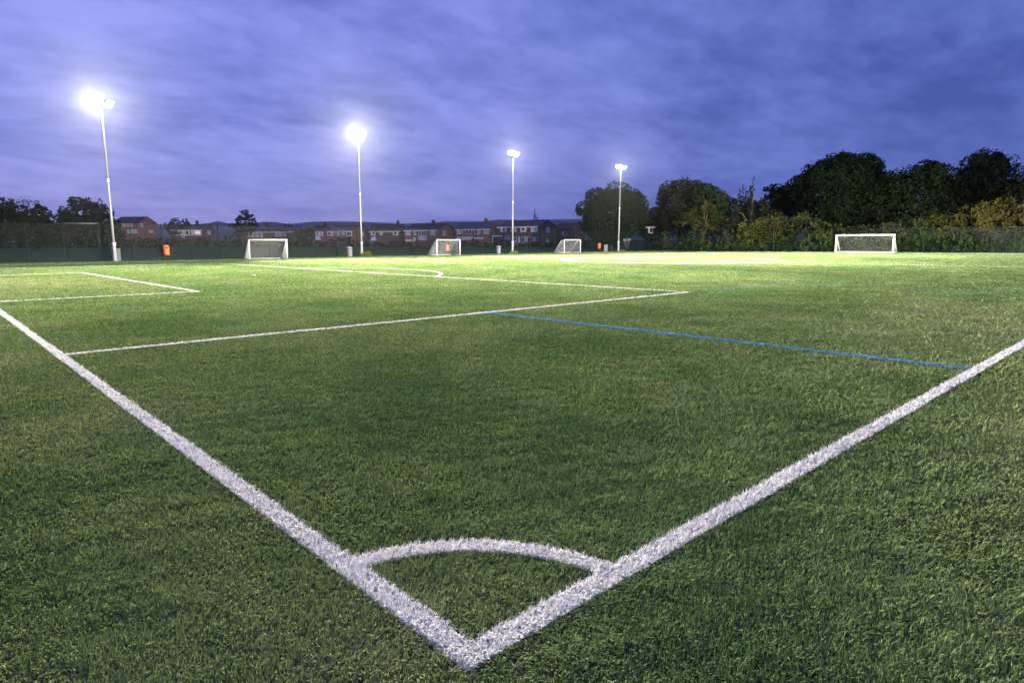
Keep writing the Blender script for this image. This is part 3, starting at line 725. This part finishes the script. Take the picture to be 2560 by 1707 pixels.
tree('broadleaf_tree', 'tallest dome shaped dark green tree, behind and left of the big goal', 'tree', 2088, 122, 222, 371, GR, 8, DG0, (0.017, 0.031, 0.014), trunk=.07, nlobes=34)
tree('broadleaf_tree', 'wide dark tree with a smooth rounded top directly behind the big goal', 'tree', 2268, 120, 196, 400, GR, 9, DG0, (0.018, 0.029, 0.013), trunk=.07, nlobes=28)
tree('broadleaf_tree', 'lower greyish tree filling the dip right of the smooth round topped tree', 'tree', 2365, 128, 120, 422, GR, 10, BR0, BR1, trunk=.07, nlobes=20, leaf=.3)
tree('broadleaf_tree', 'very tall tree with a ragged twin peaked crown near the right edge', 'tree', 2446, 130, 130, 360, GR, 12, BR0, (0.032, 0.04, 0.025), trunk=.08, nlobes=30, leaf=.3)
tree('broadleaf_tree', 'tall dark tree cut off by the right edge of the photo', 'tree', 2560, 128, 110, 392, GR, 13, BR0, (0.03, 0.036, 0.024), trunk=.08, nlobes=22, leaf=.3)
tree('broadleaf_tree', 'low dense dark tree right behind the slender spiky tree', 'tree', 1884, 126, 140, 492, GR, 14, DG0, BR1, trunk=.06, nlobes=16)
GS = 'shrubs along the fence at the right'
def shrub(lab, u, w, v, seed, c0, c1, d=109, **kw):
    kw = dict(dict(trunk=.03, nlobes=16, leaf=.22, dens=11, stem='stem', crown='foliage'), **kw)
    return tree('shrub', lab, 'shrub', u, d, w, v, GS, seed, c0, c1, **kw)
SH = [(1660, 70, 575, GG0, BR1, 'low dark shrub under the brownish grey tree'),
      (1735, 80, 572, DG0, GG1, 'dark shrub below the drooping lit branches'),
      (1822, 70, 560, DG0, BR1, 'dim brownish shrub at the foot of the slender spiky tree'),
      (1880, 78, 535, YG0, YG1, 'yellow green shrub right of the slender spiky tree'),
      (1935, 74, 524, (0.022, .027, .009), (.052, .052, .016), 'taller yellow green shrub under the dark rounded tree'),
      (2010, 84, 520, GG0, (.045, .05, .018), 'tall olive shrub at the left foot of the tallest dome tree'),
      (2075, 70, 548, GG0, YG1, 'olive shrub immediately left of the big goal'),
      (2150, 90, 556, DG0, (.032, .036, .017), 'dark olive shrub behind the left half of the big goal'),
      (2225, 86, 545, GG0, (.045, .041, .016), 'brownish shrub behind the right half of the big goal'),
      (2300, 80, 540, GG0, (.045, .05, .018), 'green shrub just right of the big goal'),
      (2352, 76, 528, YG0, (.06, .056, .014), 'yellowish shrub below the lower greyish tree'),
      (2425, 92, 500, YG0, (.050, .045, .013), 'tall golden lit shrub below the twin peaked tree'),
      (2492, 84, 486, (.04, .035, .01), (.055, .048, .015), 'tallest golden shrub with upright shoots near the right edge'),
      (2556, 80, 488, (.045, .038, .015), (.060, .052, .024), 'pale golden shrub cut off by the right edge of the photo')]
for i, (u, w, v, c0, c1, lab) in enumerate(SH): shrub(lab, u, w*1.12, v, 40+i, c0, c1, d=108.5+(i % 3)*.8)
# low growth pressed against the fence foot: one continuous hedge
def hedge(lab, pts, seed, c0, c1, leaf, dens, thick, name='hedge', group=None):
    """pts: (u, distance, top row) along the hedge"""
    q = np.random.default_rng(seed); L = []
    u = np.array([p[0] for p in pts], float)
    for uu in np.arange(u[0], u[-1], 9.0):
        d = np.interp(uu, u, [p[1] for p in pts])+q.uniform(-.3, .3)*thick; v = np.interp(uu, u, [p[2] for p in pts])+q.uniform(-1.5, 3.5)
        x, y = at(uu, d); z = float(terrain(x, y)); H = max(.4, hz(uu, v, d)-z); w = 9.0*d/FPX
        L.append((np.array([x, y, z+H*.48]), np.array([w*q.uniform(.9, 1.5), w*q.uniform(.9, 1.5), H*.54])))
    P, N = crown_points(L, dens, q, .12); z = terrain(P[:, 0], P[:, 1]); k = P[:, 2] > z; P, N = P[k], N[k]
    f = np.clip(.5+.3*field_noise(P[:, 0], P[:, 1]+P[:, 2], 5., seed)+q.normal(0, .2, len(P)), 0, 1)[:, None]
    V, F, C = leaf_mesh(P, N, leaf*q.uniform(.7, 1.3, len(P)), np.array(c0)*(1-f)+np.array(c1)*f, q)
    o = np_mesh(name, V, F, M['leaf'], col=C); tag(o, lab, 'hedge', group); return o
hedge('low green growth along the foot of the fence behind the big goal', [(1690, 107, 600), (1800, 106, 590), (1950, 105.5, 592), (2080, 105.8, 580), (2250, 105, 584), (2400, 106, 578), (2575, 107, 580)], 70, (0.013, 0.028, 0.010), (0.034, 0.056, 0.02), .22, 8, 1.0)

# ------------------------------------------------------------------ far side: trees, hedges, houses
GL = 'dark trees among the far houses'
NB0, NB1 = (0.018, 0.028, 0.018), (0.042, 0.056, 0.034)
LT = dict(leaf=.6, dens=3.2, stem='trunk', crown='crown')
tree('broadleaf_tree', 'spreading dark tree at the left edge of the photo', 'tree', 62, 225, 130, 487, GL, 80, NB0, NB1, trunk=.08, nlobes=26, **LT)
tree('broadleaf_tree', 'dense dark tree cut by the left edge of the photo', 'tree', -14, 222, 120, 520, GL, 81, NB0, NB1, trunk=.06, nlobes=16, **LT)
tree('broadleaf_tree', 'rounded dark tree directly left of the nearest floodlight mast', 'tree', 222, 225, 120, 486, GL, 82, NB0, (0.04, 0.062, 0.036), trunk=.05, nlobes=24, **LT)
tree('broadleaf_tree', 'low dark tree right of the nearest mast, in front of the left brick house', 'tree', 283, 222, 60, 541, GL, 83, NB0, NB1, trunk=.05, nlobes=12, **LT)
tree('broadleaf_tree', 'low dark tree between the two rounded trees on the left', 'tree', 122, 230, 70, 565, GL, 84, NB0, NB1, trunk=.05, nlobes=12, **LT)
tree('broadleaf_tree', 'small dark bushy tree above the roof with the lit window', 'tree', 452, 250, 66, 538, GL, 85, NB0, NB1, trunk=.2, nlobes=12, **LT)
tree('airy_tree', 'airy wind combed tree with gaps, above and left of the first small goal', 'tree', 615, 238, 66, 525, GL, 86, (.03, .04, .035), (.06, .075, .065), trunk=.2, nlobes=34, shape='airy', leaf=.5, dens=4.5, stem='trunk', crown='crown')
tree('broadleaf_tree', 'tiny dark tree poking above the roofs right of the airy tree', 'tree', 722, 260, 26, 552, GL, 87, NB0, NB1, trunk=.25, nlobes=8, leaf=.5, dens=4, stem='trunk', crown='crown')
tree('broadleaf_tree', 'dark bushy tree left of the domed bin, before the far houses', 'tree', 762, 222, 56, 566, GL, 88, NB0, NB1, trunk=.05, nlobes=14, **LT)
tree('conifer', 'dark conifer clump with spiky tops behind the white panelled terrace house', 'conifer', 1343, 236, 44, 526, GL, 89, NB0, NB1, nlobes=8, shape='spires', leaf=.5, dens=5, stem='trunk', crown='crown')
HG = 'hedges along the far edge of the field'
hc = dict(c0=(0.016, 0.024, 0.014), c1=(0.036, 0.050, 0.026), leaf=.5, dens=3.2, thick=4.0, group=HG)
hedge('dark hedge below the trees at the far left', [(-30, 212, 588), (100, 214, 590), (300, 212, 594)], 90, **hc)
hedge('dark hedge below the left brick house and the house with the lit window', [(309, 210, 597), (380, 212, 594), (450, 215, 595), (540, 215, 593)], 91, **hc)
hedge('dark hedge behind the first small goal', [(549, 214, 588), (620, 212, 598), (700, 212, 597), (776, 212, 593)], 92, **hc)
hedge('uneven garden hedge behind the domed bin and the mast with the grass tuft', [(785, 208, 604), (830, 206, 600), (870, 206, 592), (900, 206, 603), (960, 200, 605), (1000, 198, 598), (1058, 196, 603)], 93, **hc)
hedge('garden hedge below the pale awnings, between the second small goal and the low domed bin', [(1067, 186, 604), (1130, 182, 602), (1180, 180, 599), (1235, 176, 604)], 94, **hc)
hedge('olive garden hedge below the white panelled terrace house', [(1240, 172, 603), (1260, 170, 596), (1282, 170, 609), (1330, 168, 603), (1375, 166, 606), (1420, 164, 603), (1480, 162, 600)], 95, **dict(hc, c1=(.05, .062, .03)))

def house(lab, uL, uM, uR, d, vr, ve, wall='brick', roof='roof', chim=(), wins=(), gwins=(), fascia=True, th=30, extra=(), ubase=None):
    """a two storey house: front from uL to the near corner uM, gable end from uM to uR"""
    B = np.array(at(uM, d)); w = azd(uM)[:2]; w = w/np.hypot(*w); r = np.array([w[1], -w[0]]); c, s = math.cos(R(th)), math.sin(R(th))
    fd = c*r-s*w; gd = s*r+c*w
    def hit(u, P, dirv):
        q = azd(u)[:2]; A = np.array([[q[0], -dirv[0]], [q[1], -dirv[1]]]); return np.linalg.solve(A, P-CAM[:2])[1]
    Lf = -hit(uL, B, fd); D = max(3.0, hit(uR, B, gd)) if uR > uM+2 else 7.5
    z0 = float(terrain(*B))-.2
    He = hz(uM, ve, d)-z0
    mid = B+gd*D/2; Hr = hz(uM, vr, np.hypot(*(mid-CAM[:2])))-z0
    root = empty('house', (B[0], B[1], z0), math.atan2(fd[1], fd[0]), label=lab, cat='house', group='houses along the far side of the field')
    # local frame: x along the front (front corner at 0, other end at -Lf), y into the house
    MB().add([(-Lf, 0, 0), (0, 0, 0), (0, D, 0), (-Lf, D, 0), (-Lf, 0, He), (0, 0, He), (0, D, He), (-Lf, D, He), (-Lf, D/2, Hr), (0, D/2, Hr)],
             [(0, 1, 5, 4), (1, 2, 6, 9, 5), (2, 3, 7, 6), (3, 0, 4, 8, 7), (4, 5, 9, 8), (6, 7, 8, 9)]).build('wall', M[wall], root)
    t, o_ = .16, .35; sl = (Hr-He)/(D/2); rf = MB()
    for sgn in (0, 1):
        ya = -o_ if sgn == 0 else D+o_; za = He-sl*o_
        a, b_ = -Lf-.25, .25
        vs = [(a, ya, za+.02), (b_, ya, za+.02), (b_, D/2, Hr+.02), (a, D/2, Hr+.02), (a, ya, za+t), (b_, ya, za+t), (b_, D/2, Hr+t+.05), (a, D/2, Hr+t+.05)]
        rf.add(vs, [(0, 3, 2, 1), (4, 5, 6, 7), (0, 1, 5, 4), (1, 2, 6, 5), (3, 0, 4, 7)])
    ro = rf.build('roof', M[roof], root)
    if fascia: MB().box(-Lf-.2, .2, -o_-.05, -o_-.002, He-sl*o_-.16, He-sl*o_+.14).build('fascia', M['upvc'], root)
    for uc in chim:
        lx = -Lf*.5 if uc is None else hit(uc, B+gd*D/2, fd)
        MB().box(lx-.45, lx+.45, D/2-.35, D/2+.35, Hr-.4, Hr+1.15).box(lx-.52, lx+.52, D/2-.42, D/2+.42, Hr+1.15, Hr+1.30).lathe([(.13, Hr+1.3), (.11, Hr+1.65)], 8, (lx-.2, D/2)).lathe([(.13, Hr+1.3), (.11, Hr+1.65)], 8, (lx+.2, D/2)).build('chimney', M['brick_dark'], ro)
    def fz(u, v, P, dirv):
        t_ = hit(u, P, dirv); q = P+dirv*t_; return t_, hz(u, v, np.hypot(*(q-CAM[:2])))-z0
    def opening(u0, u1, v0, v1, kind, gable=False):
        P, dv = (B, gd) if gable else (B, fd)
        x0, zt = fz(u0, v0, P, dv); x1, _ = fz(u1, v0, P, dv); _, zb = fz((u0+u1)/2, v1, P, dv); x0, x1 = min(x0, x1), max(x0, x1)
        zb = max(zb, .05)
        def bx(mb, a, b_, zz0, zz1, p0, p1):       # p0..p1 proud of the wall
            return mb.box(p0, p1, a, b_, zz0, zz1) if gable else mb.box(a, b_, -p1, -p0, zz0, zz1)
        if kind in ('clad', 'red', 'canvas'):
            bx(MB(), x0, x1, zb, zt, .004, .035).build({'clad': 'cladding_panel', 'red': 'hung_tile_panel', 'canvas': 'awning'}[kind], M[{'clad': 'clad', 'red': 'red_panel', 'canvas': 'canvas'}[kind]], root); return
        if kind == 'door':
            fr_ = bx(MB(), x0, x1, zb, zt, .01, .07).build('door', M['door'], root)
            bx(MB(), x0+(x1-x0)*.25, x1-(x1-x0)*.25, zb+(zt-zb)*.55, zt-.25, .072, .08).build('pane', M['glass'], fr_); return
        if kind == 'porch':
            bx(MB(), x0, x1, zt-.35, zt, .01, 1.1).build('porch_roof', M['upvc'], root)
            for k in (x0+.08, x1-.08): bx(MB(), k-.07, k+.07, zb, zt-.35, .95, 1.09).build('porch_post', M['upvc'], root)
            return
        f_ = .10; p0, p1 = .036, .085; n = 1 if x1-x0 < 1.3 else 2 if x1-x0 < 2.4 else 3
        mb = MB(); bx(mb, x0, x1, zb, zb+f_, p0, p1+.03); bx(mb, x0, x1, zt-f_, zt, p0, p1)
        for k in range(n+1):
            xx = x0+(x1-x0-f_)*k/n; bx(mb, xx, xx+f_, zb+f_, zt-f_, p0, p1)
        wn = mb.build('window', M['upvc'], root)
        mt = {'w': 'glass', 'c': 'curtain', 'l': 'lit_pane'}[kind]
        for k in range(n):
            xx = x0+(x1-x0-f_)*k/n; bx(MB(), xx+f_, xx+(x1-x0-f_)/n, zb+f_, zt-f_, p0, .05).build('pane', M[mt if not (kind == 'w' and (k+int(u0)) % 3 == 0) else 'curtain'], wn)
    for wd in wins: opening(*wd)
    for wd in gwins: opening(*wd, gable=True)
    return root
def row(us, w, v0, v1, kinds='w'):
    return [(u, u+w, v0, v1, kinds[i % len(kinds)]) for i, u in enumerate(us)]
house('distant gabled house with blue grey gable between the two rounded trees at the left', 105, 128, 150, 262, 553, 572, 'brick_dark', 'roof_slate', chim=(125,), gwins=[(133, 140, 575, 583, 'w')], fascia=False)
house('distant house with a chimney half hidden behind the rounded tree left of the nearest mast', 150, 176, 200, 268, 548, 566, 'brick_dark', 'roof', chim=(157,), gwins=[(163+18, 188, 565, 573, 'c')], fascia=False)
house('red brick house with a broad gable end right of the nearest floodlight mast', 285, 347, 395, 236, 543, 557, 'brick', 'roof', chim=(), wins=row((306, 322), 13, 556.5, 567, 'c')+row((321, 334), 12, 574, 583.5, 'c'), gwins=[(353, 360, 559, 567, 'w'), (374, 385, 576, 582, 'c')], th=38, fascia=False)
house('low white fronted house with a pinkish lit window beyond the orange bin', 430, 507, 538, 243, 562, 574, 'brick_dark', 'roof', chim=(496,),
      wins=[(434, 505, 575.5, 589, 'clad'), (438, 448, 577, 586, 'c'), (466, 474, 577, 587, 'w'), (489, 503, 577, 586, 'l'), (455, 463, 588, 594, 'c')], gwins=[(520, 528, 577, 587, 'c')])
house('dark terrace house with white windows above the first small goal', 600, 735, 760, 246, 567, 579, 'brick', 'roof', chim=(669,), wins=row((617, 629, 640, 651), 8, 581, 594, 'c')+row((689, 699, 709), 8, 580, 592, 'c'))
house('small dark roofed house with a pale upper window left of the domed bin', 782, 810, 826, 244, 565, 578, 'brick', 'roof', chim=(814.5,), wins=[(787, 808, 579, 590, 'clad'), (789, 797, 580, 588, 'w'), (800, 806, 580, 588, 'c')])
house('house with a two coloured red and slate roof behind the second floodlight mast', 818, 882, 928, 236, 564.5, 577.5, 'brick', 'roof_red', chim=(884.5,),
      wins=[(819, 834, 578.5, 590, 'clad'), (840, 850, 579, 590, 'c'), (855, 862, 579, 588, 'w'), (866, 881, 578.5, 590, 'clad'), (821, 831, 580, 589, 'w'), (868, 879, 580, 589, 'w')], gwins=[(903, 910, 580, 590, 'c')], th=36)
house('dark roofed terrace house between the second mast and the second small goal', 925, 1002, 1012, 228, 562, 575.5, 'brick_dark', 'roof', chim=(996,),
      wins=[(928, 941, 577, 589, 'clad'), (931, 938, 578, 587, 'w'), (950, 958, 577, 588, 'c'), (965, 984, 577, 581, 'clad'), (983, 996, 576.5, 588.5, 'clad'), (985, 993, 578, 587, 'w')])
house('red brick terrace house with four pale windows above the second small goal', 1011, 1093, 1139, 214, 560, 575, 'brick', 'roof', chim=(1084,),
      wins=row((1015, 1035, 1054, 1076), 12, 576.5, 588.5, 'cwwc')+[(1014, 1030, 599, 603, 'clad'), (1046, 1067, 590, 601, 'canvas'), (1033, 1040, 594, 604, 'c')], gwins=[(1107, 1116, 577, 589, 'c')], th=33)
house('red brick terrace house with pale awnings between the second small goal and the third mast', 1140, 1227, 1248, 208, 557, 571.5, 'brick', 'roof_slate', chim=(1215,),
      wins=row((1143, 1165, 1187, 1209), 14, 573, 585.5, 'cwwc')+[(1140, 1182, 592, 600, 'canvas'), (1185, 1209, 594, 597.5, 'clad')])
house('white panelled terrace house with dark red tile panels behind the third floodlight mast', 1245, 1347, 1389, 196, 551, 565.5, 'brick_dark', 'roof', chim=(),
      wins=[(1251, 1267, 567, 580.5, 'clad'), (1268, 1276, 567, 580, 'red'), (1277, 1291, 567, 580.5, 'clad'), (1292, 1300, 567, 580, 'red'), (1301, 1316, 567, 580.5, 'clad'), (1317, 1326, 567, 580, 'red'), (1327, 1344, 567, 580.5, 'clad'),
            (1256, 1263, 569, 577.5, 'w'), (1280, 1288, 569, 577.5, 'c'), (1304, 1312, 569, 577.5, 'w'), (1332, 1341, 569, 577.5, 'c'),
            (1236, 1260, 589, 610, 'porch'), (1262, 1276, 589, 600, 'c'), (1284, 1294, 592, 612, 'door'), (1296, 1300, 592, 612, 'clad'), (1304, 1326, 592, 607, 'w'), (1332, 1345, 594, 604, 'w')],
      gwins=[(1365, 1373, 568, 582, 'c'), (1365, 1372, 596, 609, 'door')], th=34)
house('dark roofed house in shadow left of the big round tree', 1388, 1438, 1462, 206, 558.5, 573, 'brick_dark', 'roof', wins=[(1404, 1416, 580, 589, 'w')], fascia=False)
# pale tent and shed roof in the gardens
def tent(lab, u0, u1, d, v0, v1):
    (x0, y0), (x1, y1) = at(u0, d), at(u1, d); L = math.hypot(x1-x0, y1-y0); zt, zb = hz(u0, v0, d), hz(u0, v1, d)
    o = empty('garden_tent', (x0, y0, 0), math.atan2(y1-y0, x1-x0), label=lab, cat='tent', group='pale garden tents')
    MB().add([(0, 0, zb), (L, 0, zb), (L, 2.4, zb), (0, 2.4, zb), (L*.35, 1.2, zt), (L*.8, 1.2, zt)], [(0, 1, 5, 4), (1, 2, 5), (2, 3, 4, 5), (3, 0, 4), (3, 2, 1, 0)]).build('canopy', M['canvas'], o)
    for a in (.08, L-.08):
        for b_ in (.08, 2.32): MB().tube([(a, b_, 0), (a, b_, zb)], .03, 6).build('leg', M['white_alu'], o)
tent('pale garden tent below the small dark roofed house left of the domed bin', 784, 803, 214, 591, 600)
tent('pale garden tent just right of the second floodlight mast', 925, 943, 208, 592, 602)

# ------------------------------------------------------------------ rough grass tufts at the masts
def tuft(lab, u, y, rx, ry, h, n, seed):
    q = np.random.default_rng(seed); x, yy = aty(u, y); o = empty('grass_tuft', (x, yy, 0), 0, label=lab, cat='grass tuft', group='rough grass tufts at the masts')
    a = q.uniform(0, 2*math.pi, n); r_ = np.sqrt(q.random(n)); px, py = rx*r_*np.cos(a), ry*r_*np.sin(a)
    hh = h*(1-.55*r_**2)*q.uniform(.7, 1.15, n)*(0.82+.18*np.sin(px*5)); ln = q.uniform(.1, .7, n); az = np.arctan2(py, px)+q.normal(0, .7, n); f = q.uniform(0, 2*math.pi, n)
    w = .025; sx, sy = np.cos(f)*w, np.sin(f)*w; z = np.zeros(n)
    V = np.stack([np.stack([px-sx, py-sy, z], 1), np.stack([px+sx, py+sy, z], 1), np.stack([px+np.cos(az)*ln*hh*.8, py+np.sin(az)*ln*hh*.8, hh], 1)], 1).reshape(-1, 3)
    c = np.array([.20, .19, .05])*q.uniform(.75, 1.2, (n, 1)); b = np.arange(n)*3
    np_mesh('blades', V, [np.stack([b, b+1, b+2], 1)], M['leaf'], o, col=np.repeat(c, 3, 0))
tuft('wide yellowish tuft of rough grass at the foot of the second floodlight mast', 912, 63.6, .80, .45, .62, 2600, 1)
tuft('small yellowish grass tuft at the foot of the third floodlight mast', 1284, 63.6, .75, .4, .45, 1600, 2)
tuft('low dull grass tuft at the foot of the farthest floodlight mast', 1556, 63.6, .7, .4, .38, 1300, 3)

# ------------------------------------------------------------------ the damp evening air
def build_haze():
    m = bpy.data.materials.new('evening haze'); m.use_nodes = True; nt = m.node_tree; nt.nodes.clear()
    v = nn(nt, 'ShaderNodeVolumePrincipled'); v.inputs['Color'].default_value = (0.92, 0.95, 1.0, 1)
    v.inputs['Density'].default_value = HAZE_D; v.inputs['Anisotropy'].default_value = 0.90
    o = nn(nt, 'ShaderNodeOutputMaterial'); L_(nt, v.outputs[0], o.inputs['Volume'])
    h = MB().box(-46000, 46000, -46000, 46000, -1.0, 1800).build('haze', m); tag(h, kind='stuff', label='thin bluish evening haze over the whole field', cat='haze')
HAZE_D = 0.0000105
build_haze()
